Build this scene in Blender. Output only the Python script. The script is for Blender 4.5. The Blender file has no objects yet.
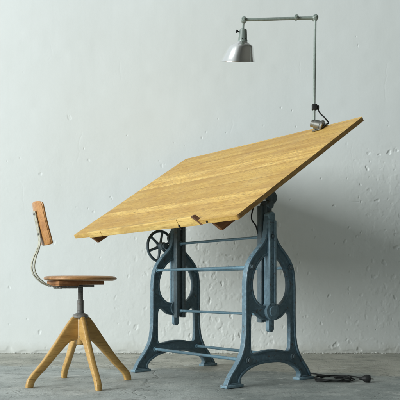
import bpy, bmesh, math, random
import numpy as np
from mathutils import Vector, Matrix, noise as mnoise
random.seed(7)
R = math.radians
scene = bpy.context.scene
C = scene.collection

# ------------------------------------------------------------------ measured layout (metres)
TH = 0.6619                       # direction of the side frames in plan
CX, CY = 0.1062, 3.9809           # centre of the table on the floor
S = 0.4331                        # outer face of a side frame from the centre
TILT = 0.5807
Z0, V0 = 0.8349, -0.3677          # lower edge of the board
BL = 1.096; ULO, UHI = -1.0437, 0.5818
WALLY = 5.317

# ------------------------------------------------------------------ materials
def new_mat(name):
    m = bpy.data.materials.new(name); m.use_nodes = True
    nt = m.node_tree; b = nt.nodes['Principled BSDF']
    return m, nt, b

def N(nt, t, **kw):
    n = nt.nodes.new(t)
    for k, v in kw.items():
        if k in n.inputs: n.inputs[k].default_value = v
        else: setattr(n, k, v)
    return n

def ramp(nt, fac, stops):
    r = nt.nodes.new('ShaderNodeValToRGB'); e = r.color_ramp.elements
    while len(e) < len(stops): e.new(0.5)
    for el, (p, c) in zip(e, stops):
        el.position = p
        el.color = (c, c, c, 1) if isinstance(c, (int, float)) else (*c, 1)
    nt.links.new(fac, r.inputs['Fac']); return r

def coords(nt, scale=(1, 1, 1), kind='Object', rot=(0, 0, 0)):
    tc = nt.nodes.new('ShaderNodeTexCoord'); mp = nt.nodes.new('ShaderNodeMapping')
    mp.inputs['Scale'].default_value = scale; mp.inputs['Rotation'].default_value = rot
    nt.links.new(tc.outputs[kind], mp.inputs['Vector']); return mp.outputs['Vector']

def noise(nt, vec, scale, detail=4, rough=0.55, dist=0.0):
    n = N(nt, 'ShaderNodeTexNoise'); n.inputs['Scale'].default_value = scale
    n.inputs['Detail'].default_value = detail; n.inputs['Roughness'].default_value = rough
    n.inputs['Distortion'].default_value = dist
    nt.links.new(vec, n.inputs['Vector']); return n.outputs['Fac']

def mix(nt, fac, a, b, mode='MIX'):
    m = nt.nodes.new('ShaderNodeMix'); m.data_type = 'RGBA'; m.blend_type = mode
    for sock, val in ((m.inputs[0], fac), (m.inputs[6], a), (m.inputs[7], b)):
        if isinstance(val, (int, float)): sock.default_value = val
        elif isinstance(val, tuple): sock.default_value = (*val, 1)
        else: nt.links.new(val, sock)
    return m.outputs[2]

def math_(nt, op, a, b=0.0, c=0.0, clamp=False):
    m = nt.nodes.new('ShaderNodeMath'); m.operation = op; m.use_clamp = clamp
    for i, val in enumerate((a, b, c)):
        if isinstance(val, (int, float)): m.inputs[i].default_value = val
        else: nt.links.new(val, m.inputs[i])
    return m.outputs[0]

def bump(nt, b, height, strength, dist=0.002):
    n = nt.nodes.new('ShaderNodeBump'); n.inputs['Strength'].default_value = strength
    n.inputs['Distance'].default_value = dist
    nt.links.new(height, n.inputs['Height']); nt.links.new(n.outputs['Normal'], b.inputs['Normal'])
    return n

def wood(name, light, mid, dark, grain_axis='X', planks=0, rough=0.45, stain=0.5, gscale=1.0, coat=0.0):
    m, nt, b = new_mat(name)
    tc = nt.nodes.new('ShaderNodeTexCoord'); base = tc.outputs['Object']
    sep = nt.nodes.new('ShaderNodeSeparateXYZ'); nt.links.new(base, sep.inputs[0])
    vec = base
    if planks:                                   # glued-up planks: each one shifts the grain
        q = math_(nt, 'FLOOR', math_(nt, 'DIVIDE', math_(nt, 'ADD', sep.outputs['Y'], 0.03), planks))
        wn = nt.nodes.new('ShaderNodeTexWhiteNoise'); wn.noise_dimensions = '1D'
        nt.links.new(q, wn.inputs['W'])
        off = nt.nodes.new('ShaderNodeVectorMath'); off.operation = 'MULTIPLY_ADD'
        nt.links.new(wn.outputs['Color'], off.inputs[0]); off.inputs[1].default_value = (7, 3, 5)
        nt.links.new(base, off.inputs[2]); vec = off.outputs[0]
        tone = wn.outputs['Value']
    sc = {'X': (.55, 14, 14), 'Y': (14, .55, 14), 'Z': (14, 14, .55)}[grain_axis]
    sc = tuple(s * gscale for s in sc)
    mp = nt.nodes.new('ShaderNodeMapping'); mp.inputs['Scale'].default_value = sc
    nt.links.new(vec, mp.inputs['Vector']); v = mp.outputs['Vector']
    g1 = noise(nt, v, 1.5, 9, 0.62, 0.12)
    g2 = noise(nt, v, 6.5, 6, 0.7, 0.1)
    g3 = noise(nt, v, 32.0, 3, 0.7)
    col = ramp(nt, g1, [(0.33, dark), (0.47, mid), (0.60, light)]).outputs['Color']
    col = mix(nt, 0.55, col, ramp(nt, g2, [(0.34, dark), (0.5, mid), (0.64, light)]).outputs['Color'])
    # dark flecks and scratches lying along the grain
    mf = nt.nodes.new('ShaderNodeMapping'); mf.inputs['Scale'].default_value = tuple({0.55: 7.0}.get(q, 62.0) for q in {'X': (.55, 1, 1), 'Y': (1, .55, 1), 'Z': (1, 1, .55)}[grain_axis])
    nt.links.new(vec, mf.inputs['Vector'])
    vf = nt.nodes.new('ShaderNodeTexVoronoi'); vf.inputs['Scale'].default_value = 1.0; nt.links.new(mf.outputs['Vector'], vf.inputs['Vector'])
    fk = ramp(nt, vf.outputs['Distance'], [(0.10, 1.0), (0.26, 0.0)]).outputs['Color']
    fg = ramp(nt, noise(nt, base, 5.5, 5, .65), [(0.47, 0.0), (0.58, 1.0)]).outputs['Color']
    flk = math_(nt, 'MULTIPLY', fk, fg)
    pores = ramp(nt, g3, [(0.36, 1.0), (0.44, 0.0)]).outputs['Color']
    col = mix(nt, math_(nt, 'MULTIPLY', pores, 0.55), col, tuple(c * .42 for c in dark))
    col = mix(nt, math_(nt, 'MULTIPLY', flk, 0.7), col, tuple(c * .55 for c in dark))
    if planks:
        col = mix(nt, math_(nt, 'MULTIPLY', tone, 0.62), col, tuple(c * .72 for c in mid))
        fr = math_(nt, 'FRACT', math_(nt, 'DIVIDE', math_(nt, 'ADD', sep.outputs['Y'], 0.03), planks))
        joint = math_(nt, 'LESS_THAN', fr, 0.016)
        col = mix(nt, math_(nt, 'MULTIPLY', joint, 0.8), col, tuple(c * .3 for c in dark))
        pat = noise(nt, mp.outputs['Vector'], .42, 5, .7, .4)
        col = mix(nt, math_(nt, 'MULTIPLY', ramp(nt, pat, [(0.46, 0.0), (0.58, 1.0)]).outputs['Color'], 0.55), col, (0.46, 0.26, 0.064))
        gr = noise(nt, base, 46, 6, .8)
        col = mix(nt, math_(nt, 'MULTIPLY', ramp(nt, gr, [(0.51, 0.0), (0.60, 1.0)]).outputs['Color'], 0.42), col, (0.27, 0.14, 0.035))
    # blotchy stains and handling marks
    mps = nt.nodes.new('ShaderNodeMapping'); mps.inputs['Scale'].default_value = {'X': (.55, 1.6, 1), 'Y': (1.6, .55, 1), 'Z': (1, 1, .6)}[grain_axis]; nt.links.new(base, mps.inputs['Vector'])
    st = noise(nt, mps.outputs['Vector'], 4.5, 9, 0.74, 0.5)
    stf = ramp(nt, st, [(0.47, 0.0), (0.62, 1.0)]).outputs['Color']
    col = mix(nt, math_(nt, 'MULTIPLY', stf, stain), col, (mid[0] * .60, mid[1] * .52, mid[2] * .50))
    sp = nt.nodes.new('ShaderNodeTexVoronoi'); sp.inputs['Scale'].default_value = 16
    nt.links.new(base, sp.inputs['Vector'])
    spf = ramp(nt, sp.outputs['Distance'], [(0.06, 1.0), (0.11, 0.0)]).outputs['Color']
    gate = ramp(nt, noise(nt, base, 5, 2), [(0.52, 0.0), (0.6, 1.0)]).outputs['Color']
    col = mix(nt, math_(nt, 'MULTIPLY', math_(nt, 'MULTIPLY', spf, gate), stain * 0.9), col, tuple(c * .2 for c in dark))
    nt.links.new(col, b.inputs['Base Color'])
    rr = ramp(nt, noise(nt, base, 8, 5), [(0.3, rough - .08), (0.7, rough + .14)])
    nt.links.new(rr.outputs['Color'], b.inputs['Roughness'])
    b.inputs['Specular IOR Level'].default_value = .35; b.inputs['Coat Weight'].default_value = coat; b.inputs['Coat Roughness'].default_value = 0.25
    hh = math_(nt, 'ADD', math_(nt, 'MULTIPLY', g2, 0.5), math_(nt, 'MULTIPLY', g3, 0.6))
    bump(nt, b, hh, 0.35, 0.0015)
    return m

M = {}
M['board'] = wood('pale_board_wood', (0.92, 0.66, 0.225), (0.74, 0.47, 0.122), (0.35, 0.175, 0.042), 'X', planks=0.157, rough=0.52, stain=0.66)
M['ledge'] = wood('ledge_wood', (0.78, 0.57, 0.20), (0.64, 0.43, 0.13), (0.42, 0.25, 0.07), 'X', rough=0.5, stain=0.5)
M['batten'] = wood('brown_batten_wood', (0.42, 0.20, 0.08), (0.31, 0.14, 0.052), (0.16, 0.07, 0.026), 'Y', rough=0.55, stain=0.5)
M['legwood'] = wood('beech_leg_wood', (0.62, 0.40, 0.14), (0.54, 0.325, 0.10), (0.38, 0.205, 0.058), 'X', rough=0.38, stain=0.35, coat=0.25)
M['seatwood'] = wood('seat_wood', (0.58, 0.32, 0.13), (0.47, 0.235, 0.085), (0.28, 0.125, 0.042), 'X', rough=0.36, stain=0.5, coat=0.3)
M['backwood'] = wood('backrest_wood', (0.60, 0.31, 0.11), (0.50, 0.235, 0.075), (0.31, 0.13, 0.04), 'X', rough=0.36, stain=0.45, coat=0.35)

def painted(name, col, worn, rough=0.42, wear=0.5, bstr=0.35, rust=(0.10, 0.055, 0.03)):
    m, nt, b = new_mat(name)
    v = coords(nt)
    n1 = noise(nt, v, 9, 6, 0.65)
    c = mix(nt, ramp(nt, n1, [(0.35, 0.0), (0.7, 1.0)]).outputs['Color'], col, worn)
    geo = nt.nodes.new('ShaderNodeNewGeometry')
    edge = ramp(nt, math_(nt, 'ADD', geo.outputs['Pointiness'], math_(nt, 'MULTIPLY', noise(nt, v, 60, 4), 0.10)),
                [(0.585, 0.0), (0.63, 1.0)]).outputs['Color']
    c = mix(nt, math_(nt, 'MULTIPLY', edge, wear), c, tuple(min(1, x * 1.9 + .02) for x in worn))
    n2 = noise(nt, v, 38, 5, 0.7)
    c = mix(nt, math_(nt, 'MULTIPLY', ramp(nt, n2, [(0.60, 0.0), (0.66, 1.0)]).outputs['Color'], wear), c, rust)
    n3 = noise(nt, v, 5, 7, 0.7)
    c = mix(nt, math_(nt, 'MULTIPLY', ramp(nt, n3, [(0.5, 0.0), (0.68, 1.0)]).outputs['Color'], wear * .4), c, tuple(x * .45 for x in col))
    nt.links.new(c, b.inputs['Base Color'])
    rr = ramp(nt, noise(nt, v, 20, 4), [(0.3, rough - .1), (0.7, rough + .15)])
    nt.links.new(rr.outputs['Color'], b.inputs['Roughness'])
    hh = math_(nt, 'ADD', math_(nt, 'MULTIPLY', noise(nt, v, 110, 4, 0.6), 0.5), n1)
    bump(nt, b, hh, bstr, 0.0025)
    return m
M['iron'] = painted('blue_painted_cast_iron', (0.082, 0.148, 0.192), (0.130, 0.205, 0.250), 0.40, 0.75, 0.6)
M['iron_dark'] = painted('dark_blue_slide_iron', (0.040, 0.062, 0.073), (0.068, 0.098, 0.112), 0.38, 0.5, 0.4)
M['rod'] = painted('blue_painted_rod', (0.085, 0.165, 0.215), (0.12, 0.21, 0.26), 0.38, 0.5, 0.25)
M['lampgrey'] = painted('grey_green_lamp_enamel', (0.15, 0.185, 0.165), (0.21, 0.25, 0.225), 0.34, 0.35, 0.12)
M['post'] = painted('dull_dark_steel', (0.115, 0.115, 0.11), (0.17, 0.165, 0.15), 0.38, 0.5, 0.2)
M['black'] = painted('black_rubber', (0.012, 0.013, 0.013), (0.022, 0.023, 0.023), 0.5, 0.1, 0.2, rust=(0.05, 0.05, 0.045))

M['black'].node_tree.nodes['Principled BSDF'].inputs['Specular IOR Level'].default_value = .2
def metal(name, col, rough, aniso=0.0, dirt=0.4):
    m, nt, b = new_mat(name); v = coords(nt)
    n1 = noise(nt, v, 26, 5, 0.7)
    c = mix(nt, math_(nt, 'MULTIPLY', ramp(nt, n1, [(0.42, 0.0), (0.68, 1.0)]).outputs['Color'], dirt), col, tuple(x * .5 for x in col))
    nt.links.new(c, b.inputs['Base Color']); b.inputs['Metallic'].default_value = 1.0
    rr = ramp(nt, n1, [(0.3, rough), (0.75, rough * 1.8)]); nt.links.new(rr.outputs['Color'], b.inputs['Roughness'])
    if aniso:
        b.inputs['Anisotropic'].default_value = aniso; b.inputs['Anisotropic Rotation'].default_value = .25
        t = nt.nodes.new('ShaderNodeTangent'); t.direction_type = 'RADIAL'; t.axis = 'Z'
        nt.links.new(t.outputs['Tangent'], b.inputs['Tangent'])
    return m
M['alu'] = metal('spun_aluminium', (0.88, 0.88, 0.86), 0.15, 0.75, 0.06)
M['nickel'] = metal('nickel_plated_steel', (0.34, 0.335, 0.31), 0.30, 0, 0.6)
m, nt, b = new_mat('cream_band_paint'); v = coords(nt)
c = mix(nt, ramp(nt, noise(nt, v, 40, 5, .7), [(0.5, 0.0), (0.66, 1.0)]).outputs['Color'], (0.55, 0.53, 0.42), (0.22, 0.19, 0.12))
nt.links.new(c, b.inputs['Base Color']); b.inputs['Roughness'].default_value = 0.35; b.inputs['Metallic'].default_value = 0.4
M['band'] = m

# wall: lime-washed plaster
m, nt, b = new_mat('painted_plaster'); v = coords(nt)
n1 = noise(nt, v, 0.9, 6, 0.6)
c = mix(nt, ramp(nt, n1, [(0.35, 0.0), (0.7, 1.0)]).outputs['Color'], (0.735, 0.775, 0.765), (0.70, 0.735, 0.715))
vs = coords(nt, (9, 9, 0.7)); n2 = noise(nt, vs, 1.5, 6, 0.6)         # faint runs of old paint
c = mix(nt, math_(nt, 'MULTIPLY', ramp(nt, n2, [(0.5, 0.0), (0.72, 1.0)]).outputs['Color'], 0.2), c, (0.64, 0.68, 0.66))
sepw = nt.nodes.new('ShaderNodeSeparateXYZ'); nt.links.new(v, sepw.inputs[0])
low = ramp(nt, math_(nt, 'ADD', sepw.outputs['Z'], math_(nt, 'MULTIPLY', noise(nt, v, 7, 5, .65), 0.16)), [(0.085, 1.0), (0.17, 0.0)]).outputs['Color']
c = mix(nt, math_(nt, 'MULTIPLY', low, 0.45), c, (0.50, 0.50, 0.44))                # scuffed dirt by the floor
vo = nt.nodes.new('ShaderNodeTexVoronoi'); vo.inputs['Scale'].default_value = 1.7; nt.links.new(v, vo.inputs['Vector'])
c = mix(nt, math_(nt, 'MULTIPLY', ramp(nt, vo.outputs['Distance'], [(0.008, 1.0), (0.014, 0.0)]).outputs['Color'], .6), c, (0.16, 0.14, 0.11))
nt.links.new(c, b.inputs['Base Color']); b.inputs['Roughness'].default_value = 0.62
f1 = noise(nt, v, 55, 5, 0.62); f2 = noise(nt, v, 12, 4, 0.6)
bump(nt, b, math_(nt, 'ADD', math_(nt, 'MULTIPLY', f1, 0.45), math_(nt, 'MULTIPLY', f2, .4)), 0.24, 0.004)
M['wall'] = m

# floor: worn concrete, warm old screed near the wall, grey repair slab in front
m, nt, b = new_mat('worn_concrete'); v = coords(nt)
sf = nt.nodes.new('ShaderNodeSeparateXYZ'); nt.links.new(v, sf.inputs[0])
ybase = math_(nt, 'ADD', sf.outputs['Y'], math_(nt, 'MULTIPLY', math_(nt, 'SUBTRACT', noise(nt, v, 2.3, 6, 0.65), 0.5), 0.75))
ybase = math_(nt, 'ADD', ybase, math_(nt, 'MULTIPLY', sf.outputs['X'], 0.22))
mask = ramp(nt, math_(nt, 'MULTIPLY_ADD', math_(nt, 'SUBTRACT', ybase, 4.22), 1.6, 0.5, True), [(0.40, 0.0), (0.58, 1.0)]).outputs['Color']
nA = noise(nt, v, 3.4, 8, 0.68); nB = noise(nt, v, 11, 8, 0.7, 0.4)
grey = ramp(nt, nA, [(0.3, (0.30, 0.335, 0.32)), (0.5, (0.42, 0.455, 0.435)), (0.7, (0.54, 0.575, 0.55))]).outputs['Color']
warm = ramp(nt, nA, [(0.3, (0.29, 0.295, 0.25)), (0.52, (0.43, 0.43, 0.37)), (0.7, (0.58, 0.575, 0.51))]).outputs['Color']
right_mask = ramp(nt, math_(nt, 'MULTIPLY_ADD', math_(nt, 'ADD', sf.outputs['X'], math_(nt, 'MULTIPLY', noise(nt, v, 1.7, 7, .7), 1.0)), .7, .15, True), [(0.40, 0.0), (0.56, 1.0)]).outputs['Color']  # foreground grey turns darker towards the right, with a noisy border
grey = mix(nt, right_mask, grey, ramp(nt, nA, [(0.3, (0.15, 0.176, 0.168)), (0.5, (0.25, 0.28, 0.265)), (0.66, (0.37, 0.395, 0.37))]).outputs['Color'])
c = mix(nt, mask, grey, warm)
c = mix(nt, math_(nt, 'MULTIPLY', ramp(nt, nB, [(0.52, 0.0), (0.66, 1.0)]).outputs['Color'], 0.55), c, (0.155, 0.165, 0.155))
c = mix(nt, math_(nt, 'MULTIPLY', ramp(nt, noise(nt, v, 5.1, 8, .75, .8), [(0.575, 0.0), (0.63, 1.0)]).outputs['Color'], 0.7), c, (0.60, 0.62, 0.58))
c = mix(nt, math_(nt, 'MULTIPLY', ramp(nt, noise(nt, v, 85, 5, .8), [(0.50, 0.0), (0.66, 1.0)]).outputs['Color'], 0.30), c, (0.14, 0.145, 0.135))
vsc = coords(nt, (1.2, 30, 1), rot=(0, 0, .5)); scr = noise(nt, vsc, 2.2, 5, .7)
c = mix(nt, math_(nt, 'MULTIPLY', ramp(nt, scr, [(0.60, 0.0), (0.64, 1.0)]).outputs['Color'], 0.30), c, (0.52, 0.54, 0.50))
# cracks and trowel lines
cr = nt.nodes.new('ShaderNodeTexVoronoi'); cr.feature = 'DISTANCE_TO_EDGE'; cr.inputs['Scale'].default_value = .62
wv = nt.nodes.new('ShaderNodeVectorMath'); wv.operation = 'MULTIPLY_ADD'
nn = nt.nodes.new('ShaderNodeTexNoise'); nn.inputs['Scale'].default_value = 4; nn.inputs['Detail'].default_value = 6; nt.links.new(v, nn.inputs['Vector'])
nt.links.new(nn.outputs['Color'], wv.inputs[0]); wv.inputs[1].default_value = (.35, .35, .0); nt.links.new(v, wv.inputs[2])
nt.links.new(wv.outputs[0], cr.inputs['Vector'])
crk = ramp(nt, cr.outputs['Distance'], [(0.0015, 1.0), (0.005, 0.0)]).outputs['Color']
c = mix(nt, math_(nt, 'MULTIPLY', crk, 0.35), c, (0.09, 0.09, 0.08))
pit = nt.nodes.new('ShaderNodeTexVoronoi'); pit.inputs['Scale'].default_value = 34; nt.links.new(v, pit.inputs['Vector'])
pitf = ramp(nt, pit.outputs['Distance'], [(0.10, 1.0), (0.22, 0.0)]).outputs['Color']
pitg = math_(nt, 'MULTIPLY', pitf, math_(nt, 'ADD', math_(nt, 'MULTIPLY', mask, .7), ramp(nt, noise(nt, v, 4, 4), [(0.5, 0.0), (0.6, 1.0)]).outputs['Color'], 0, True))
c = mix(nt, math_(nt, 'MULTIPLY', pitg, 0.7), c, (0.11, 0.11, 0.10))
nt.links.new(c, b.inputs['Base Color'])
rr = ramp(nt, nB, [(0.3, 0.55), (0.7, 0.85)]); nt.links.new(rr.outputs['Color'], b.inputs['Roughness'])
hh = math_(nt, 'SUBTRACT', math_(nt, 'ADD', nB, math_(nt, 'MULTIPLY', noise(nt, v, 60, 6, .7), 0.35)), math_(nt, 'ADD', math_(nt, 'MULTIPLY', crk, 0.5), math_(nt, 'MULTIPLY', pitg, .5)))
bump(nt, b, hh, 0.55, 0.010)
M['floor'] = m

# ------------------------------------------------------------------ mesh helpers
def obj(name, bm, mat, parent=None, smooth=True, angle=35):
    me = bpy.data.meshes.new(name); bmesh.ops.recalc_face_normals(bm, faces=bm.faces[:])
    bm.to_mesh(me); bm.free(); me.materials.append(M[mat] if isinstance(mat, str) else mat)
    o = bpy.data.objects.new(name, me); C.objects.link(o)
    if smooth:
        me.shade_smooth(); me.set_sharp_from_angle(angle=R(angle))
    if parent: o.parent = parent
    return o

def empty(name, loc, rz=0):
    o = bpy.data.objects.new(name, None); C.objects.link(o); o.location = loc; o.rotation_euler = (0, 0, rz)
    o.empty_display_size = .1; return o

def tag(o, label=None, cat=None, kind=None):
    if label: o['label'] = label
    if cat: o['category'] = cat
    if kind: o['kind'] = kind
    return o

def box(bm, lo, hi, bev=0.002, mat=None, seg=2):
    t = bmesh.new(); bmesh.ops.create_cube(t, size=1)
    for v_ in t.verts:
        v_.co = Vector([lo[i] + (v_.co[i] + .5) * (hi[i] - lo[i]) for i in range(3)])
    if bev: bmesh.ops.bevel(t, geom=t.edges[:], offset=bev, segments=seg, affect='EDGES', profile=.5)
    if mat is not None: t.transform(mat)
    merge(bm, t)

def merge(bm, t):
    me = bpy.data.meshes.new('tmp'); t.to_mesh(me); t.free(); bm.from_mesh(me); bpy.data.meshes.remove(me)

def tube(bm, pts, rad, seg=14, caps=True):
    pts = [Vector(p) for p in pts]; rads = rad if isinstance(rad, (list, tuple)) else [rad] * len(pts)
    T = [(pts[min(i + 1, len(pts) - 1)] - pts[max(i - 1, 0)]).normalized() for i in range(len(pts))]
    up = Vector((0, 0, 1)) if abs(T[0].z) < .9 else Vector((0, 1, 0))
    n = (up - T[0] * up.dot(T[0])).normalized(); rings = []
    for p, t, r in zip(pts, T, rads):
        n = (n - t * n.dot(t)).normalized(); bb = t.cross(n)
        rings.append([bm.verts.new(p + (n * math.cos(a) + bb * math.sin(a)) * r) for a in [2 * math.pi * k / seg for k in range(seg)]])
    for a, b_ in zip(rings, rings[1:]):
        for k in range(seg): bm.faces.new((a[k], a[(k + 1) % seg], b_[(k + 1) % seg], b_[k]))
    if caps: bm.faces.new(rings[0][::-1]); bm.faces.new(rings[-1])

def lathe(bm, prof, seg=48, mat=None):
    t = bmesh.new(); rings = []
    for r, z in prof:
        if r < 1e-5: rings.append([t.verts.new((0, 0, z))])
        else: rings.append([t.verts.new((r * math.cos(2 * math.pi * k / seg), r * math.sin(2 * math.pi * k / seg), z)) for k in range(seg)])
    for a, b_ in zip(rings, rings[1:]):
        for k in range(seg):
            k2 = (k + 1) % seg
            if len(a) == 1 and len(b_) == 1: continue
            if len(a) == 1: t.faces.new((a[0], b_[k2], b_[k]))
            elif len(b_) == 1: t.faces.new((a[k], a[k2], b_[0]))
            else: t.faces.new((a[k], a[k2], b_[k2], b_[k]))
    if mat is not None: t.transform(mat)
    merge(bm, t)

def rot_to(axis, loc=(0, 0, 0)):
    return Matrix.Translation(loc) @ Vector((0, 0, 1)).rotation_difference(Vector(axis)).to_matrix().to_4x4()

def cyl(bm, p0, p1, r, seg=20, bev=0.001):
    p0, p1 = Vector(p0), Vector(p1); L = (p1 - p0).length
    b_ = min(bev, r * .4)
    lathe(bm, [(0, 0), (r - b_, 0), (r, b_), (r, L - b_), (r - b_, L), (0, L)], seg, rot_to(p1 - p0, p0))

def crom(P, n=6, closed=True):
    out = []; L = len(P)
    rng = range(L) if closed else range(L - 1)
    for i in rng:
        g = (lambda k: P[k % L]) if closed else (lambda k: P[max(0, min(L - 1, k))])
        a, b_, c_, d = (Vector(g(i - 1)), Vector(g(i)), Vector(g(i + 1)), Vector(g(i + 2)))
        for k in range(n):
            t = k / n
            out.append(.5 * ((2 * b_) + (c_ - a) * t + (2 * a - 5 * b_ + 4 * c_ - d) * t * t + (3 * b_ - a - 3 * c_ + d) * t ** 3))
    if not closed: out.append(Vector(P[-1]))
    return out

def inset(P, d):
    L = len(P); area = sum(P[i].x * P[(i + 1) % L].y - P[(i + 1) % L].x * P[i].y for i in range(L)); s = 1 if area > 0 else -1
    out = []
    for i in range(L):
        e1 = (P[i] - P[i - 1]); e2 = (P[(i + 1) % L] - P[i])
        if e1.length < 1e-7: e1 = e2
        if e2.length < 1e-7: e2 = e1
        n1 = Vector((-e1.y, e1.x)).normalized() * s; n2 = Vector((-e2.y, e2.x)).normalized() * s
        n = n1 + n2
        if n.length < .3: n = n1
        n.normalize(); k = 1 / max(.5, n.dot(n1))
        out.append(P[i] + n * d * k)
    return out

def plate(bm, loops, thick, bev, centre, mapper):
    """first loop filled, the others are holes; thickened with rounded edges"""
    from mathutils.geometry import tessellate_polygon
    h = thick / 2; layers = [(bev, -h), (bev * .3, -h + bev * .3), (0, -h + bev), (0, h - bev), (bev * .3, h - bev * .3), (bev, h)]
    t = bmesh.new(); rows = []
    for d, z in layers:
        row = []
        for li, lp in enumerate(loops):
            lp = [Vector(q) for q in lp]; P = inset(lp, d if li == 0 else -d) if d else lp
            row.append([t.verts.new(mapper(q.x, q.y, z + centre)) for q in P])
        rows.append(row)
    for r0, r1 in zip(rows, rows[1:]):
        for a, b_ in zip(r0, r1):
            for k in range(len(a)): t.faces.new((a[k - 1], a[k], b_[k], b_[k - 1]))
    cap = [[Vector((*q, 0)) for q in inset([Vector(q) for q in lp], bev if li == 0 else -bev)] for li, lp in enumerate(loops)]
    for row in (rows[0], rows[-1]):
        flat = [v_ for l in row for v_ in l]
        for tri in tessellate_polygon(cap):
            try: t.faces.new([flat[q] for q in tri])
            except ValueError: pass
    merge(bm, t)

# ------------------------------------------------------------------ wall (relief modelled) and floor
rng = np.random.default_rng(11)
def grid_noise(nx, nz, cells_x, cells_z, seed):
    r = np.random.default_rng(seed); g = r.random((cells_z + 4, cells_x + 4)) - .5
    x = np.linspace(0, cells_x, nx) + 1; z = np.linspace(0, cells_z, nz) + 1
    def w(t): return t * t * t * (t * (t * 6 - 15) + 10)
    xi = x.astype(int); zi = z.astype(int); fx = w(x - xi)[None, :]; fz = w(z - zi)[:, None]
    a = g[np.ix_(zi, xi)]; b_ = g[np.ix_(zi, xi + 1)]; c_ = g[np.ix_(zi + 1, xi)]; d = g[np.ix_(zi + 1, xi + 1)]
    return (a * (1 - fx) + b_ * fx) * (1 - fz) + (c_ * (1 - fx) + d * fx) * fz
X0, X1, ZT = -2.6, 2.6, 3.2; st = .0045
nx = int((X1 - X0) / st) + 1; nz = int(ZT / st) + 1
xs = np.linspace(X0, X1, nx); zs = np.linspace(0, ZT, nz); XX, ZZ = np.meshgrid(xs, zs)
H = .008 * grid_noise(nx, nz, 5, 3, 1) + .0016 * grid_noise(nx, nz, 16, 10, 2) + .0010 * grid_noise(nx, nz, 60, 37, 3)
def sm(a, b_, x): t = np.clip((x - a) / (b_ - a), 0, 1); return t * t * (3 - 2 * t)
rough_c = np.exp(-((XX - .15) / .55) ** 2) * sm(1.25, .75, ZZ)
rough_r = .8 * sm(.95, 1.5, XX) * sm(1.75, 1.35, ZZ)
rough_m = np.clip(.10 + .8 * rough_c + .80 * rough_r + .22 * sm(.5, .1, ZZ) * sm(-.9, -.3, XX), 0, 1.15) * sm(1.9, 1.4, ZZ + .0 * XX)
fl = .6 * grid_noise(nx, nz, 110, 60, 5) + .4 * grid_noise(nx, nz, 230, 140, 6) + .22 * grid_noise(nx, nz, 480, 300, 9)
H += .0015 * rough_m * sm(.03, .16, fl) + .0007 * rough_m * grid_noise(nx, nz, 330, 210, 7)
# ghost of the brick courses under the paint
row = np.floor(ZZ / .082); bx_ = (XX + .12 * (row % 2)) / .245
jz = np.abs((ZZ / .082) % 1 - .5) * 2; jx = np.abs(bx_ % 1 - .5) * 2
H -= .0006 * np.clip(rough_m, 0, 1) * np.maximum(sm(.80, .98, jz), sm(.92, .99, jx)) * (0.55 + grid_noise(nx, nz, 40, 26, 8))
def pit(cx, cz, rx, rz, rot, dep, rim, sq=1.0):
    Rm = max(rx, rz) * 1.7; i0 = max(0, int((cx - Rm - X0) / st)); i1 = min(nx, int((cx + Rm - X0) / st) + 1)
    j0 = max(0, int((cz - Rm) / st)); j1 = min(nz, int((cz + Rm) / st) + 1)
    if i1 <= i0 or j1 <= j0: return
    dx = XX[j0:j1, i0:i1] - cx; dz = ZZ[j0:j1, i0:i1] - cz
    c_, s_ = math.cos(rot), math.sin(rot); a = (dx * c_ + dz * s_) / rx; b_ = (-dx * s_ + dz * c_) / rz
    an = np.arctan2(b_, a); r = np.hypot(a, b_)
    p = rng.random(4) * 6.28
    r = r / (1 + .22 * np.sin(2 * an + p[0]) + .16 * np.sin(3 * an + p[1]) + .10 * np.sin(5 * an + p[2]))
    H[j0:j1, i0:i1] += -dep * sm(1.0, .62, r) + rim * np.exp(-((r - 1.12) / .16) ** 2)
k = 0
while k < 460:
    cx = rng.uniform(-1.7, 1.8); cz = rng.uniform(.01, 2.2)
    i = int((cx - X0) / st); j = int(cz / st)
    pr = .008 + .85 * rough_m[j, i] ** 1.2 + .03 * (abs(cz - 1.5) < .35) * (cx > -1.0)
    if rng.random() > pr: continue
    s = .004 + .011 * rng.random() ** 2.2
    pit(cx, cz, s, s * rng.uniform(.9, 2.2), rng.uniform(-.5, .5), rng.uniform(.0008, .0028), rng.uniform(.0, .0006)); k += 1
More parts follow.
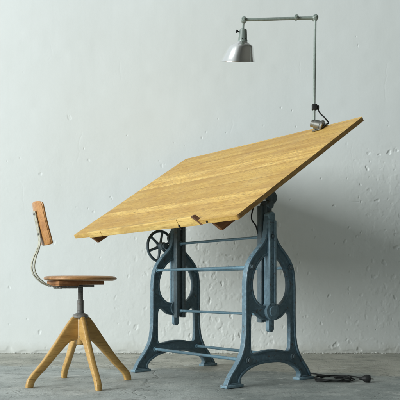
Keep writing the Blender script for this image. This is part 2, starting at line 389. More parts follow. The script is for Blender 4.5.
for (px, py, rx, rz, d) in [(367, 168, .011, .022, .006), (347, 178, .006, .008, .003), (321, 178, .006, .008, .005), (334, 205, .012, .007, .006), (360, 184, .006, .012, .005),
                            (361, 201, .006, .012, .004), (377, 200, .018, .012, .006), (389, 152, .020, .016, .006), (379, 154, .012, .009, .005), (397, 150, .014, .010, .006),
                            (361, 232, .007, .010, .005), (335, 243, .006, .009, .004), (349, 227, .007, .012, .005), (384, 262, .016, .024, .007), (374, 276, .020, .018, .005),
                            (329, 295, .010, .016, .006), (395, 297, .010, .020, .007), (396, 247, .024, .014, .007), (345, 241, .011, .018, .003), (321, 323, .009, .013, .005),
                            (336, 344, .024, .020, .007), (359, 349, .020, .018, .008), (347, 339, .010, .010, .004), (382, 305, .004, .004, .006), (376, 329, .004, .004, .006),
                            (281, 107, .009, .006, .004), (292, 110, .004, .011, .004), (358, 45, .003, .018, .003), (356, 36, .006, .005, .003), (296, 126, .005, .008, .004),
                            (23, 71, .003, .004, .004), (127, 135, .005, .005, .004), (84, 148, .004, .008, .004), (128, 168, .004, .008, .003), (159, 160, .004, .005, .003), (174, 142, .007, .004, .003),
                            (226, 132, .004, .005, .004), (218, 118, .003, .006, .003), (185, 145, .004, .004, .003), (210, 300, .010, .022, .006), (222, 283, .012, .02, .006), (231, 316, .012, .018, .006),
                            (228, 255, .02, .008, .005), (205, 262, .018, .009, .005), (240, 335, .012, .02, .006), (190, 335, .012, .016, .005), (300, 262, .006, .010, .003)]:
    pit((px - 200) * WALLY / 701.63, .5 - (py - 287) * WALLY / 701.63, rx, rz, rng.uniform(-.4, .4), d * .85, .0006)
def crack(x, z, L, ang, dep):
    n = int(L / .002); a = ang
    for q in range(n):
        a += rng.normal(0, .10) - (a - ang) * .05; x += .002 * math.cos(a); z += .002 * math.sin(a)
        i = int(round((x - X0) / st)); j = int(round(z / st))
        if 1 < i < nx - 2 and 1 < j < nz - 2: H[j, i] = min(H[j, i], H[j, i - 2] - dep * min(1, 6 * q / n, 6 * (1 - q / n)))
for px, py, Lc, an, dp in ((82, 130, .5, -1.5, .0012), (232, 118, .22, -1.55, .0012), (300, 60, .18, -1.5, .001), (20, 180, .5, -1.62, .0010), (178, 240, .4, -1.4, .001), (352, 140, .5, -1.5, .0012),
                          (388, 60, .6, -1.62, .0012), (120, 60, .3, -1.5, .0009), (315, 290, .35, -1.3, .0012), (50, 40, .35, -1.6, .0009), (345, 200, .3, -.4, .0012)):
    crack((px - 200) * WALLY / 701.63, .5 - (py - 287) * WALLY / 701.63, Lc * .55, an, dp * .42)
# crumbling foot of the wall
foot = sm(.035, .0, ZZ + .03 * grid_noise(nx, nz, 90, 55, 12) * 2)
H -= .005 * foot
co = np.empty((nz * nx, 3), dtype=np.float32)
co[:, 0] = XX.ravel(); co[:, 1] = (WALLY - H).ravel(); co[:, 2] = (ZZ - .004).ravel()
ii, jj = np.meshgrid(np.arange(nx - 1), np.arange(nz - 1)); a0 = (jj * nx + ii).ravel()
quads = np.stack([a0, a0 + 1, a0 + nx + 1, a0 + nx], 1).astype(np.int32)
me = bpy.data.meshes.new('wall'); me.vertices.add(len(co)); me.vertices.foreach_set('co', co.ravel())
me.loops.add(quads.size); me.loops.foreach_set('vertex_index', quads.ravel())
me.polygons.add(len(quads)); me.polygons.foreach_set('loop_start', np.arange(0, quads.size, 4, dtype=np.int32))
me.update(); me.validate(); me.shade_smooth(); me.materials.append(M['wall'])
wall = bpy.data.objects.new('wall', me); C.objects.link(wall)
tag(wall, kind='structure')

bm = bmesh.new()
gx, gy = 150, 170
vv = []
for j in range(gy + 1):
    for i in range(gx + 1):
        x = -3 + 6 * i / gx; y = -1.2 + (WALLY + .05 + 1.2) * j / gy
        z = .004 * mnoise.noise((x * 1.3, y * 1.3, 0)) * (1 if y < 5 else .5)
        vv.append(bm.verts.new((x, y, z - .001)))
for j in range(gy):
    for i in range(gx):
        a = j * (gx + 1) + i; bm.faces.new((vv[a], vv[a + 1], vv[a + gx + 2], vv[a + gx + 1]))
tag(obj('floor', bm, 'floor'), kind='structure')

bm = bmesh.new(); rr_ = random.Random(5)
for k in range(900):
    x = rr_.uniform(-2.2, 2.2); y = WALLY - .004 - abs(rr_.gauss(0, .022)); q = rr_.uniform(.0012, .0050) * (1.6 if rr_.random() < .06 else 1)
    t = bmesh.new(); bmesh.ops.create_icosphere(t, subdivisions=1, radius=q)
    for v_ in t.verts: v_.co = Vector((v_.co.x * rr_.uniform(.8, 1.5), v_.co.y * rr_.uniform(.7, 1.3), v_.co.z * .6)) + Vector((x, y, .001 + q * .3))
    merge(bm, t)
tag(obj('plaster_crumbs', bm, 'wall', smooth=False), 'pale plaster crumbs and dust lying along the foot of the wall', 'crumbs', 'stuff')

# ------------------------------------------------------------------ drafting table
table = empty('drafting_table', (CX, CY, 0), TH - math.pi / 2)
tag(table, 'industrial drafting table with tilted pale wooden board on blue cast iron trestle frames', 'drafting table')

def mirror(half): return [Vector(p) for p in half] + [Vector((-p[0], p[1])) for p in half[::-1] if abs(p[0]) > 1e-6]
def build_frame(sg):
    """sg=+1 near frame (outer face towards +x), -1 far frame"""
    mp = lambda a, b_, c_: Vector((sg * (S - .017 + c_), a, b_))
    outer_r = [(.303, .010), (.296, .028), (.276, .062), (.247, .097), (.216, .138), (.193, .188), (.182, .25), (.178, .34), (.178, .44), (.177, .52),
               (.168, .585), (.146, .635), (.108, .680), (.070, .716), (.044, .752), (.032, .80), (.027, .85), (.022, .880)]
    arch_r = [(0, .108), (.045, .107), (.092, .101), (.140, .088), (.180, .068), (.203, .050), (.213, .030), (.203, .010)]
    oR = crom(outer_r, 4, False); aR = crom(arch_r, 4, False)
    outline = oR + [Vector((-p.x, p.y)) for p in oR[::-1]] + [Vector((-p.x, p.y)) for p in aR[::-1]][:-1] + aR
    win_r = [(0, .176), (.05, .173), (.10, .164), (.124, .163), (.136, .176), (.139, .22), (.139, .30), (.137, .345), (.128, .368), (.112, .370), (.092, .354), (.066, .337), (.035, .328)]
    wR = crom(win_r, 4, False); window = wR + [Vector((-p.x, p.y)) for p in wR[::-1]][:-1]
    ov = [(0, .672), (.045, .656), (.085, .622), (.113, .575), (.126, .525), (.122, .475), (.102, .436), (.063, .408), (0, .398)]
    oR2 = crom(ov, 5, False); oval = oR2 + [Vector((-p.x, p.y)) for p in oR2[::-1]][1:-1]
    bm = bmesh.new()
    plate(bm, [inset(outline, .003), inset(window, -.003), inset(oval, -.003)], .020, .002, 0, mp)
    t = bmesh.new(); plate(t, [outline, inset(outline, .013)], .034, .003, 0, mp); merge(bm, t)
    t = bmesh.new(); plate(t, [inset(oval, -.012), oval], .028, .003, 0, mp); merge(bm, t)
    t = bmesh.new(); plate(t, [inset(window, -.010), window], .026, .0025, 0, mp); merge(bm, t)
    for s in (-1, 1):      # soles
        a, b_ = sorted((sg * (S - .042), sg * (S + .006)))
        lo, hi = sorted((s * .198, s * .312))
        box(bm, (a, lo, 0), (b_, hi, .015), .003)
    # neck guide: two ribs and a groove, running down over the oval, with a rounded tail
    def ubox(u0, u1, v0, v1, z0, z1, bev=.003):
        a, b_ = sorted((sg * (S + u0), sg * (S + u1))); box(bm, (a, v0, z0), (b_, v1, z1), bev)
    ubox(-.036, .001, -.024, .024, .40, .868)
    ubox(-.01, .010, -.026, -.010, .40, .846); ubox(-.01, .010, .010, .026, .40, .846)
    cyl(bm, (sg * (S - .034), 0, .868), (sg * (S + .004), 0, .868), .0245, 30, .003)
    cyl(bm, (sg * (S - .034), 0, .374), (sg * (S + .010), 0, .374), .046, 36, .003)
    cyl(bm, (sg * (S + .006), 0, .374), (sg * (S + .016), 0, .374), .026, 28, .002)
    tail = [Vector((.019, .36)), Vector((.019, .284))] + [Vector((.019 * math.cos(-k * math.pi / 10), .284 + .019 * math.sin(-k * math.pi / 10))) for k in range(1, 10)] + [Vector((-.019, .284)), Vector((-.019, .36))]
    t = bmesh.new(); plate(t, [tail], .026, .003, .002, mp); merge(bm, t)
    o = obj('side_frame', bm, 'iron', table, angle=40)
    for (v_, z_, r_) in ((-.138, .603, .011), (.138, .603, .011), (0, .764, .010), (-.160, .130, .013), (.160, .130, .013)):
        bb = bmesh.new(); cyl(bb, (sg * (S - .012), v_, z_), (sg * (S + .003), v_, z_), r_ * 1.3, 20, .001)
        cyl(bb, (sg * (S + .000), v_, z_), (sg * (S + .012), v_, z_), r_ * .85, 6, .001)
        obj('bolt', bb, 'iron_dark', o, angle=30)
    # sliding post on the inner side
    sp = bmesh.new()
    a, b_ = sorted((sg * (S - .075), sg * (S - .042))); box(sp, (a, -.034, .315), (b_, -.012, .925), .0025)
    box(sp, (a, .012, .315), (b_, .034, .925), .0025)
    a2, b2 = sorted((sg * (S - .060), sg * (S - .043))); box(sp, (a2, -.018, .320), (b2, .016, .922), .001)
    post = obj('sliding_post', sp, 'iron_dark', table)
    # pivot head that carries the board
    hd = bmesh.new()
    a, b_ = sorted((sg * (S - .070), sg * (S - .020)))
    box(hd, (a, -.018, .880), (b_, .022, .950), .006, seg=3)
    cyl(hd, (sg * (S - .072), .002, .928), (sg * (S - .006), .002, .928), .020, 24, .002)
    cyl(hd, (sg * (S - .052), .034, .972), (sg * (S - .030), .034, .972), .036, 32, .003)
    tube(hd, [(sg * (S - .045), .01, .93), (sg * (S - .042), .034, .968)], .012, 10)
    obj('pivot_bracket', hd, 'iron_dark', table)
    return o
build_frame(1); build_frame(-1)

def rod(v_, z_, r_, e=.0, sag=0):
    bm = bmesh.new(); x0, x1 = -S + .034 - e, S - .034 + e
    tube(bm, [(x0 + (x1 - x0) * k / 10, v_, z_ + sag * math.sin(math.pi * k / 10)) for k in range(11)], r_, 16)
    cyl(bm, (x0 - .004, v_, z_), (x0 + .010, v_, z_), r_ * 1.75, 20); cyl(bm, (x1 - .010, v_, z_), (x1 + .004, v_, z_), r_ * 1.75, 20)
    return obj('tie_rod', bm, 'rod', table)
rod(-.145, .600, .0080, .004); rod(.145, .603, .0080, .004)
rod(-.160, .128, .0085, .004); rod(.158, .130, .0085, .004)
rod(.0, .764, .0075, -.03); rod(-.004, .356, .0075, -.03)

# handwheel with six spokes outside the far frame
hw = bmesh.new(); WU, WV, WZ, WR = -S - .048, -.070, .750, .093
prof = [(WR + .0085 * math.cos(t), .0085 * math.sin(t)) for t in [2 * math.pi * k / 14 for k in range(15)]]
lathe(hw, prof, 72, Matrix.Translation((WU, WV, WZ)) @ Matrix.Rotation(math.pi / 2, 4, 'Y'))
for k in range(6):
    a = R(20 + 60 * k); d = Vector((0, math.cos(a), math.sin(a)))
    tube(hw, [Vector((WU, WV, WZ)) + d * .012, Vector((WU, WV, WZ)) + d * .055, Vector((WU, WV, WZ)) + d * .089], [.010, .0075, .0085], 12)
cyl(hw, (WU - .02, WV, WZ), (-S + .01, WV, WZ), .017, 24, .002)
obj('handwheel', hw, 'iron_dark', table)
bm = bmesh.new()
cyl(bm, (-S - .040, WV - .004, WZ + .001), (-S - .004, WV, WZ), .024, 20, .002)
cyl(bm, (-S - .020, 0, .80), (-S + .0, 0, .80), .04, 30, .002)
box(bm, (-S - .014, -.09, .73), (-S - .002, .03, .76), .002)
obj('gear_housing', bm, 'iron_dark', table)

# the board, in its own tilted frame: x along the long side, y up the slope, z off the surface
bm = bmesh.new(); NXB, NYB = 160, 100; T = .024
W_ = UHI - ULO
def edge_wear(t, seed): return .0034 * mnoise.noise((t * 7, seed, 0)) + .0022 * mnoise.noise((t * 40, seed, 3))
prof_t = [(0, -.0), (.0015, 0)]
gridv = {}
def bpos(i, j, side):
    fx = i / NXB; fy = j / NYB
    x = ULO + W_ * fx; y = BL * fy
    if i == 0: x += edge_wear(y, 1)
    if i == NXB: x += edge_wear(y, 2)
    if j == 0: y += edge_wear(x, 3)
    if j == NYB: y += edge_wear(x, 4)
    warp = .0016 * mnoise.noise((x * 1.5, y * 1.5, 8)) + .003 * ((fx - .5) * 2) ** 2
    cx_, cy_ = min(fx, 1 - fx) * W_, min(fy, 1 - fy) * BL
    if cx_ + cy_ < .006:                       # knocked-off corners
        d_ = (.006 - cx_ - cy_) * .5; x += d_ * (1 if fx < .5 else -1); y += d_ * (1 if fy < .5 else -1)
    return Vector((x, y, warp - (T if side else 0)))
for side in (0, 1):
    for i in range(NXB + 1):
        for j in range(NYB + 1): gridv[i, j, side] = bm.verts.new(bpos(i, j, side))
for i in range(NXB):
    for j in range(NYB):
        bm.faces.new((gridv[i, j, 0], gridv[i + 1, j, 0], gridv[i + 1, j + 1, 0], gridv[i, j + 1, 0]))
        bm.faces.new((gridv[i, j, 1], gridv[i, j + 1, 1], gridv[i + 1, j + 1, 1], gridv[i + 1, j, 1]))
ring = [(i, 0) for i in range(NXB)] + [(NXB, j) for j in range(NYB)] + [(i, NYB) for i in range(NXB, 0, -1)] + [(0, j) for j in range(NYB, 0, -1)]
rim_edges = []
for a, b_ in zip(ring, ring[1:] + ring[:1]):
    f = bm.faces.new((gridv[(*a, 0)], gridv[(*b_, 0)], gridv[(*b_, 1)], gridv[(*a, 1)]))
bm.edges.ensure_lookup_table()
sel = []
for e in bm.edges:
    if len(e.link_faces) == 2:
        try:
            if e.calc_face_angle() > 1.0: sel.append(e)
        except ValueError: pass
bmesh.ops.recalc_face_normals(bm, faces=bm.faces[:])
bmesh.ops.bevel(bm, geom=sel, offset=.0035, segments=3, affect='EDGES', profile=.5)
M['endgrain'] = wood('brown_end_grain', (0.58, 0.36, 0.135), (0.45, 0.26, 0.09), (0.24, 0.125, 0.04), 'Y', rough=0.6, stain=0.5)
bm.normal_update()
for f in bm.faces:
    if abs(f.normal.x) > .8: f.material_index = 1
board = obj('tabletop', bm, 'board', table, angle=60); board.data.materials.append(M['endgrain'])
board.location = (0, V0, Z0); board.rotation_euler = (TILT, 0, 0)

def batten(x):
    bm = bmesh.new(); P = [(.014, -T), (.046, -.090), (BL - .046, -.090), (BL - .014, -T)]
    t = bmesh.new(); w = .024
    A = [t.verts.new((x - w, y, z)) for y, z in P]; B = [t.verts.new((x, y, z)) for y, z in P]
    t.faces.new(A); t.faces.new(B[::-1])
    for k in range(4): t.faces.new((A[k], B[k], B[(k + 1) % 4], A[(k + 1) % 4]))
    bmesh.ops.bevel(t, geom=t.edges[:], offset=.002, segments=2, affect='EDGES'); merge(bm, t)
    return obj('batten', bm, 'batten', board, angle=30)
batten(.375); batten(-.862)
# raised stop ledge along the low edge, broken in three lengths
bm = bmesh.new()
def ledge(x0, x1, h0, h1, slope=0.0, y0=-.003):
    t = bmesh.new(); n = 30; prev = None
    for k in range(n + 1):
        f = k / n; x = x0 + (x1 - x0) * f
        h = h0 + (h1 - h0) * f + .0012 * mnoise.noise((x * 14, 5, 1))
        if slope:
            d = (x1 - x) / slope
            if d < 1: h = -T * .9 + (h + T * .9) * max(0.03, d) ** .8
        w0 = y0 + .0008 * mnoise.noise((x * 20, 1, 1)); w1 = .019
        ring_ = [t.verts.new(q) for q in ((x, w0, -T - .0015), (x, w0, h - .003), (x, w0 + .003, h), (x, w1 - .003, h), (x, w1, h - .003), (x, w1, -T + .004))]
        if prev:
            for q in range(6): t.faces.new((prev[q], prev[(q + 1) % 6], ring_[(q + 1) % 6], ring_[q]))
        else: t.faces.new(ring_)
        prev = ring_
    t.faces.new(prev[::-1]); merge(bm, t)
ledge(-.845, -.690, .010, .011, y0=-.0035); ledge(-.682, .112, .013, .020); ledge(.116, .288, .021, .026, slope=.045)
obj('stop_ledge', bm, 'ledge', board, angle=50)
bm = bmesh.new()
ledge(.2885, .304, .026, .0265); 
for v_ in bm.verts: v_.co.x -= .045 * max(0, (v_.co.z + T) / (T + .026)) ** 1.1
M['ledge_end'] = wood('dark_ledge_cap_wood', (0.20, 0.10, 0.045), (0.14, 0.065, 0.028), (0.07, 0.03, 0.013), 'Y', rough=0.6)  # dark brown for the cap that closes the ledge's right end
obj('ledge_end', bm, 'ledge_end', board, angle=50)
# small catches on the underside edge
for q in (1,):
    bm = bmesh.new(); box(bm, (.345, -.006, -.016), (.353, .004, -.006), .001); obj('catch', bm, 'black', board)
bm = bmesh.new()
cyl(bm, (.118, -.004, -.010), (.118, -.008, -.018), .0045, 12); box(bm, (.113, -.006, -T - .016), (.121, .006, -.014), .001)
obj('catch', bm, 'black', board)
# ------------------------------------------------------------------ swivel stool
SX, SY = -.62, 3.64
stool = empty('swivel_stool', (SX, SY, 0), R(33))
tag(stool, 'wooden swivel work chair with round seat, curved backrest and four splayed legs', 'chair')
def leg(ang):
    # side outline in (r, z), rounded plank section
    top = [(.014, .352), (.045, .345), (.078, .302), (.120, .240), (.165, .174), (.209, .115), (.248, .071), (.271, .041), (.279, .019), (.281, .0)]
    bot = [(.014, .222), (.030, .224), (.060, .216), (.095, .182), (.138, .136), (.178, .091), (.211, .059), (.233, .034), (.243, .015), (.246, 0)]
    tp = crom(top, 5, False); bt = crom(bot, 5, False)
    t = bmesh.new(); rings = []; n = 16
    for a, b_ in zip(tp, bt):
        mid = (a + b_) / 2; hl = (a - b_) / 2; f = (mid.x - .014) / .25
        w = .0138 + .0012 * f
        rg = []
        for k in range(n):
            th = 2 * math.pi * k / n; cx_, sy_ = math.cos(th), math.sin(th)
            e = .42; px = math.copysign(abs(cx_) ** e, cx_); py = math.copysign(abs(sy_) ** e, sy_)
            q = mid + hl * px; rg.append(t.verts.new((q.x, w * py, q.y)))
        rings.append(rg)
    for a, b_ in zip(rings, rings[1:]):
        for k in range(n): t.faces.new((a[k], a[(k + 1) % n], b_[(k + 1) % n], b_[k]))
    t.faces.new(rings[0]); t.faces.new(rings[-1][::-1])
    for v_ in t.verts: v_.co.z = max(v_.co.z, 0); v_.co.x *= 1.03
    o = obj('leg', t, 'legwood', stool, angle=50); o.rotation_euler = (0, 0, ang)
    return o
for a in (-1, 86, 179, 265): leg(R(a))
bm = bmesh.new()
lathe(bm, [(0, .200), (.018, .200), (.024, .206), (.024, .345), (.022, .350), (0, .350)], 32)
obj('hub', bm, 'legwood', stool)
for a, z in ((53, .335), (53, .245), (143, .335), (233, .335), (323, .335), (323, .245), (233, .245)):
    bm = bmesh.new(); d = Vector((math.cos(R(a)), math.sin(R(a)), 0)); cyl(bm, d * .018 + Vector((0, 0, z)), d * .027 + Vector((0, 0, z)), .0042, 12, .0008)
    obj('screw', bm, 'post', stool)
bm = bmesh.new()
lathe(bm, [(0, .340), (.037, .340), (.041, .344), (.041, .352), (.036, .358), (.028, .362), (.019, .366), (.019, .378), (.0165, .380), (.0165, .430), (.014, .433),
           (.0125, .436)] + [(.0125 + (.0012 if k % 2 else 0), .438 + k * .0022) for k in range(30)] + [(.0125, .505), (.022, .508), (.022, .514), (0, .514)], 32)
obj('swivel_post', bm, 'post', stool)
bm = bmesh.new()
lathe(bm, [(0, .532), (.165, .532), (.180, .535), (.187, .541), (.187, .547), (.181, .553), (.165, .557), (.12, .5555), (.06, .554), (0, .5535)], 96)
obj('seat', bm, 'seatwood', stool)
bm = bmesh.new()
box(bm, (-.150, -.085, .512), (.095, .085, .531), .002); box(bm, (-.148, -.08, .505), (-.04, .08, .513), .002)
obj('under_seat_block', bm, 'batten', stool, angle=30)
bm = bmesh.new()
box(bm, (-.165, -.032, .5000), (.060, -.006, .5045), .001); box(bm, (-.165, .006, .5000), (.060, .032, .5045), .001)
box(bm, (.0, -.04, .500), (.060, .04, .5115), .001)
for k in range(5): cyl(bm, (-.118 + .021 * k, -.036, .497), (-.118 + .021 * k, .036, .497), .0045, 12)
cyl(bm, (-.125, -.048, .497), (-.125, .048, .497), .006, 12)
obj('seat_bracket', bm, 'post', stool)
# two spring-steel bands rising in an S to the backrest
bm = bmesh.new()
path = crom([(-.10, .5025), (-.135, .503), (-.172, .508), (-.208, .525), (-.243, .560), (-.255, .600), (-.247, .645), (-.229, .690), (-.220, .735), (-.231, .800), (-.249, .880)], 6, False)
for (yo, off) in ((-.019, 0), (.019, .0)):
    t = bmesh.new(); prev = None
    for k, p_ in enumerate(path):
        q = path[min(k + 1, len(path) - 1)] - path[max(k - 1, 0)]; nrm = Vector((-q.y, q.x)).normalized() * .0020
        f = k / len(path); yy = yo * (1.0 if f < .55 else 1.0 - .55 * min(1, (f - .55) / .2)); hw_ = .0085
        rg = [t.verts.new((p_.x + s1 * nrm.x, yy + s2 * hw_, p_.y + s1 * nrm.y)) for s1, s2 in ((-1, -1), (1, -1), (1, 1), (-1, 1))]
        if prev:
            for z in range(4): t.faces.new((prev[z], prev[(z + 1) % 4], rg[(z + 1) % 4], rg[z]))
        else: t.faces.new(rg)
        prev = rg
    t.faces.new(prev[::-1]); merge(bm, t)
obj('backrest_bracket', bm, 'band', stool, angle=40)
bm = bmesh.new(); NB, NH = 28, 16; g = {}
HB = .071
for side in (0, 1):
    for i in range(NB + 1):
        for j in range(NH + 1):
            s = -1 + 2 * i / NB; h = j / NH
            rr = 1 - .10 * (abs(2 * h - 1)) ** 5                         # rounded ends
            y = HB * s * rr; zc = .708 + .218 * (h * (1 - .08 * abs(s) ** 4) + .04 * abs(s) ** 4)
            x = -.200 - .052 * h + .017 * s * s + (.0125 if side else 0) + .004 * math.sin(math.pi * h) * (-1)
            g[i, j, side] = bm.verts.new((x, y, zc + (.0022 if side else 0)))
for i in range(NB):
    for j in range(NH):
        bm.faces.new((g[i, j, 0], g[i + 1, j, 0], g[i + 1, j + 1, 0], g[i, j + 1, 0])); bm.faces.new((g[i, j, 1], g[i, j + 1, 1], g[i + 1, j + 1, 1], g[i + 1, j, 1]))
ring = [(i, 0) for i in range(NB)] + [(NB, j) for j in range(NH)] + [(i, NH) for i in range(NB, 0, -1)] + [(0, j) for j in range(NH, 0, -1)]
for a, b_ in zip(ring, ring[1:] + ring[:1]): bm.faces.new((g[(*a, 0)], g[(*b_, 0)], g[(*b_, 1)], g[(*a, 1)]))
bmesh.ops.recalc_face_normals(bm, faces=bm.faces[:])
bmesh.ops.bevel(bm, geom=[e for e in bm.edges if len(e.link_faces) == 2 and e.calc_face_angle(0) > .9], offset=.0035, segments=3, affect='EDGES')
back = obj('backrest', bm, 'backwood', stool, angle=50)
back.rotation_euler = (0, 0, 0)
for z, x in ((.765, -.2245), (.865, -.2465)):
    bb = bmesh.new(); lathe(bb, [(0, 0), (.0065, 0), (.0062, .002), (.003, .004), (0, .0045)], 16, rot_to((-1, 0, -.22), (x - .004, 0, z)))
    obj('rivet', bb, 'post', back)

# ------------------------------------------------------------------ clamp-on work lamp
LY = 4.0863; LXP, LZT = .668, 2.067; LXA = .256
n_b = Vector((-math.sin(TILT) * math.cos(TH), -math.sin(TILT) * math.sin(TH), math.cos(TILT)))
vb = Vector((math.cos(TILT) * math.cos(TH), math.cos(TILT) * math.sin(TH), math.sin(TILT)))
ub = Vector((math.sin(TH), -math.cos(TH), 0))
def on_board(u, k, n=0): return Vector((CX, CY, 0)) + ub * u + Vector((V0 * math.cos(TH), V0 * math.sin(TH), Z0)) + vb * k + n_b * n
lamp_root = empty('work_lamp', tuple(on_board(.29, 1.07)), 0)
tag(lamp_root, 'jointed grey metal work lamp with aluminium shade clamped to high edge of the wooden board', 'lamp')
off = -lamp_root.location
def lobj(name, bm, mat, parent=lamp_root, **kw):
    bm.transform(Matrix.Translation(off)); return obj(name, bm, mat, parent, **kw)
# clamp
bm = bmesh.new(); MB = Matrix((ub, vb, n_b)).transposed().to_4x4(); c0 = on_board(.29, 1.055); MB.translation = c0
box(bm, (-.030, -.030, .004), (.030, .050, .010), .002, MB); box(bm, (-.022, .046, -.060), (.022, .054, .010), .002, MB); box(bm, (-.022, -.01, -.065), (.022, .054, -.057), .002, MB)
t = bmesh.new(); cyl(t, (0, .012, -.105), (0, .012, -.036), .006, 14); cyl(t, (0, .012, -.038), (0, .012, -.031), .014, 18); box(t, (-.022, .009, -.110), (.022, .015, -.102), .002); t.transform(MB); merge(bm, t)
for q in (-.018, .018):
    t = bmesh.new(); cyl(t, (q, .024, .010), (q, .024, .014), .005, 12); t.transform(MB); merge(bm, t)
lobj('clamp', bm, 'nickel')
bm = bmesh.new(); b0 = Vector((LXP - .014, LY - .02, 1.447)); b1 = c0 + n_b * .030 + vb * .0
ax = (b1 - b0).normalized()
cyl(bm, b0 - ax * .010, b0 + ax * .012, .021, 28, .002); cyl(bm, b0 + ax * .010, b0 + ax * .046, .027, 32, .003); cyl(bm, b0 + ax * .046, b0 + ax * .062, .033, 32, .003)
tube(bm, [b0 + ax * .05, c0 + n_b * .008], .016, 20)
lobj('swivel_joint', bm, 'nickel')
bm = bmesh.new(); tube(bm, [(LXP - .004, LY, 1.437), (LXP - .002, LY, 1.70), (LXP + .003, LY, LZT)], .0078, 20)
lobj('lower_arm', bm, 'lampgrey')
bm = bmesh.new(); tube(bm, [(LXP, LY - .002, LZT), (LXP - .15, LY - .002, LZT - .004), (LXA, LY - .002, 2.055)], .0092, 20)
cyl(bm, (.560, LY - .022, 2.068), (.560, LY + .014, 2.068), .0125, 24, .002); cyl(bm, (.560, LY - .030, 2.068), (.560, LY - .02, 2.068), .006, 16)
lobj('upper_arm', bm, 'lampgrey')
for (x, z) in ((LXP + .003, LZT), (LXA, 2.055)):
    bm = bmesh.new(); lathe(bm, [(0, -.020), (.012, -.020), (.0165, -.016), (.0165, .014), (.012, .018), (0, .018)], 32, rot_to((0, -1, 0), (x, LY, z)))
    cyl(bm, (x, LY - .019, z), (x, LY - .027, z), .008, 6); cyl(bm, (x - .0, LY - .026, z), (x, LY - .029, z), .004, 12)
    lobj('elbow_joint', bm, 'lampgrey')
# head: axis leans left and towards the viewer
tip = Vector((LXA - .002, LY, 2.055)); axd = Vector((-.03, .31, -1)).normalized(); hm = rot_to(-axd, tip)
bm = bmesh.new()
lathe(bm, [(0, -.060), (.006, -.058), (.006, -.012), (0, -.010)], 18, hm)
lathe(bm, [(0, -.046), (.012, -.046), (.0195, -.050), (.0215, -.058), (.0265, -.108), (.029, -.113), (.029, -.119), (.024, -.122), (0, -.122)], 40, hm)
lobj('lamp_socket', bm, 'lampgrey')
bm = bmesh.new(); kd = Vector((-1, -.25, .14)).normalized(); kp = tip + axd * .070
cyl(bm, kp + kd * .015, kp + kd * .034, .004, 12); lathe(bm, [(0, 0), (.007, .001), (.0095, .005), (.0085, .011), (0, .014)], 20, rot_to(kd, kp + kd * .032))
lobj('switch_knob', bm, 'black')
for a in (-100, -55, 130):
    bm = bmesh.new()
    d = (hm.to_3x3() @ Vector((math.cos(R(a)), math.sin(R(a)), 0)))
    p_ = tip + axd * .103 + d * .0255; cyl(bm, p_ - d * .004, p_ + d * .0025, .0035, 10, .0006)
    lobj('vent_hole', bm, 'black')
sh = bmesh.new()
outer = [(.024, 0), (.030, -.002), (.034, -.008), (.050, -.017), (.062, -.026), (.0675, -.034), (.0700, -.040), (.074, -.052), (.080, -.072), (.086, -.092), (.0915, -.108), (.0965, -.119), (.0995, -.124), (.1000, -.1265)]
outer = [(r * 1.07 if z < -.01 else r, z * .93) for r, z in outer]
inner = [(r - .0018, z - .0008) for r, z in outer[::-1]]
lathe(sh, outer + inner, 128)
for v_ in sh.verts: v_.co.x -= .026 * max(0, min(1, (-v_.co.z - .004) / .12)) ** .8      # off-centre reflector
shade = obj('lamp_shade', sh, 'alu', lamp_root, angle=50)
shade.matrix_local = Matrix.Translation(off + tip + axd * .116) @ rot_to(-axd).to_3x3().to_4x4()
bb = bmesh.new(); lathe(bb, [(0, -.112), (.018, -.108), (.029, -.094), (.031, -.080), (.027, -.062), (.017, -.040), (.0135, -.02), (.0135, -.002), (0, 0)], 32)
m, nt, b = new_mat('unlit_bulb_glass'); b.inputs['Base Color'].default_value = (.85, .86, .84, 1); b.inputs['Roughness'].default_value = .25; b.inputs['Subsurface Weight'].default_value = .2
obj('bulb', bb, m, shade)
bm = bmesh.new(); box(bm, (LXP - .016, LY - .017, 1.531), (LXP + .013, LY + .016, 1.564), .004); box(bm, (LXP + .010, LY - .012, 1.534), (LXP + .025, LY + .010, 1.556), .004)
lobj('cable_clip', bm, 'black')
def tw(u, v_, z): return Vector((CX, CY, z)) + ub * u + Vector((v_ * math.cos(TH), v_ * math.sin(TH), 0))
pts = crom([tuple(q) for q in (Vector((LXP + .018, LY, 1.54)), Vector((LXP + .030, LY - .004, 1.512)), Vector((LXP + .056, LY - .006, 1.486)), Vector((LXP + .080, LY, 1.456)), on_board(.30, 1.085, .006) + Vector((.012, .0, .006)), on_board(.315, 1.102, -.006), on_board(.31, 1.098, -.034), on_board(.30, 1.03, -.034), on_board(.25, .70, -.034), on_board(.30, .46, -.034), on_board(.352, .410, -.036), tw(S - .088, -.062, .875), tw(S - .078, -.040, .82), tw(S - .072, -.03, .775))], 6, False)
bm = bmesh.new(); tube(bm, pts, .0038, 10); lobj('lamp_cable', bm, 'black')

# ------------------------------------------------------------------ power cord on the floor
def fl_(px, py, z=.006):
    Y = 701.63 * (.5 - z) / (py - 287.0); return Vector(((px - 200) * Y / 701.63, Y, z))
cord = empty('power_cord', tuple(fl_(340, 379, 0)), 0)
tag(cord, 'black power cord coiled on the concrete floor beside the table foot', 'power cord')
cp = [fl_(300, 372.5), fl_(308, 372.8), fl_(316, 374), fl_(326, 375.4), fl_(334, 375.6)]
cc = fl_(333, 380)
for k in range(30):
    a = R(70 - 40 * k); w = .160 + .030 * math.sin(k * 1.7); hgt = .115 + .035 * math.sin(k * 2.3 + 1)
    z = .006 + .0045 * (k // 8) + .003 * abs(math.sin(k * 1.3))
    cp.append(Vector((cc.x + w * .62 * math.cos(a) + .012 * math.sin(k * .9), cc.y + hgt * .62 * math.sin(a), z)))
cp += [fl_(347, 376, .012), fl_(354, 376.5, .012), fl_(361, 378, .020)]
pts = crom([tuple(q) for q in cp], 6, False)
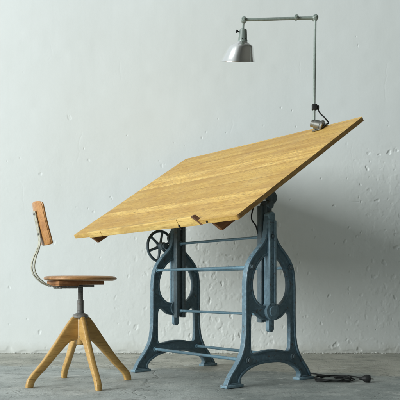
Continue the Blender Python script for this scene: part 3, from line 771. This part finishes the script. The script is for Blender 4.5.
bm = bmesh.new(); tube(bm, pts, .0036, 10); bm.transform(Matrix.Translation(-cord.location)); obj('cable', bm, 'black', cord)
bm = bmesh.new(); pd = Vector((.93, -.10, -.03)).normalized(); p0 = fl_(359, 378.2, .021)
prof = [(0, 0), (.007, .0), (.0085, .012), (.012, .020), (.019, .028), (.021, .034), (.021, .050), (.0195, .053), (.0195, .056), (.017, .058), (0, .058)]
lathe(bm, prof, 32, rot_to(pd, p0))
side = pd.cross(Vector((0, 0, 1))).normalized()
bm.transform(Matrix.Translation(-cord.location)); plug = obj('plug', bm, 'black', cord)
for s in (-1, 1):
    bm = bmesh.new(); q = p0 + pd * .056 + side * s * .0095; cyl(bm, q, q + pd * .019, .0024, 12)
    bm.transform(Matrix.Translation(-cord.location)); obj('pin', bm, 'nickel', plug)

# ------------------------------------------------------------------ light
def area(name, loc, target, sx, sy, power, col):
    l = bpy.data.lights.new(name, 'AREA'); l.shape = 'RECTANGLE'; l.size = sx; l.size_y = sy; l.energy = power; l.color = col
    o = bpy.data.objects.new(name, l); C.objects.link(o); o.location = loc
    d = Vector(target) - Vector(loc); o.rotation_euler = d.to_track_quat('-Z', 'Y').to_euler(); return o
area('window_light', (-11.2, -3.5, 4.65), (.2, 4.5, .85), 7.4, 6.4, 2100, (0.962, 1.0, 0.995))
w = bpy.data.worlds.new('World'); scene.world = w; w.use_nodes = True; nt = w.node_tree
bg = nt.nodes['Background']; tc = nt.nodes.new('ShaderNodeTexCoord'); sx = nt.nodes.new('ShaderNodeSeparateXYZ')
nt.links.new(tc.outputs['Generated'], sx.inputs[0])
f = math_(nt, 'MULTIPLY_ADD', math_(nt, 'ADD', math_(nt, 'MULTIPLY', sx.outputs['X'], -.85), math_(nt, 'MULTIPLY', sx.outputs['Y'], .35)), .5, .5, True)
r = ramp(nt, f, [(0.0, (.24, .25, .22)), (0.28, (.10, .105, .095)), (0.42, (.26, .28, .265)), (0.58, (1.15, 1.24, 1.26)), (1.0, (1.45, 1.6, 1.65))])
nt.links.new(r.outputs['Color'], bg.inputs['Color']); bg.inputs['Strength'].default_value = .56

# ------------------------------------------------------------------ camera
cd = bpy.data.cameras.new('camera'); cam = bpy.data.objects.new('camera', cd); C.objects.link(cam)
cam.location = (0, 0, .5); cam.rotation_euler = (R(90), 0, 0)
cd.sensor_width = 36; cd.lens = 36 * 701.63 / 400; cd.shift_y = (287.017 - 200) / 400
cd.clip_end = 100; scene.camera = cam
scene.render.engine = 'CYCLES'
scene.view_settings.view_transform = 'Standard'; scene.view_settings.look = 'None'
scene.view_settings.exposure = 0; scene.view_settings.gamma = 1
scene.render.resolution_x = 1024; scene.render.resolution_y = 1024
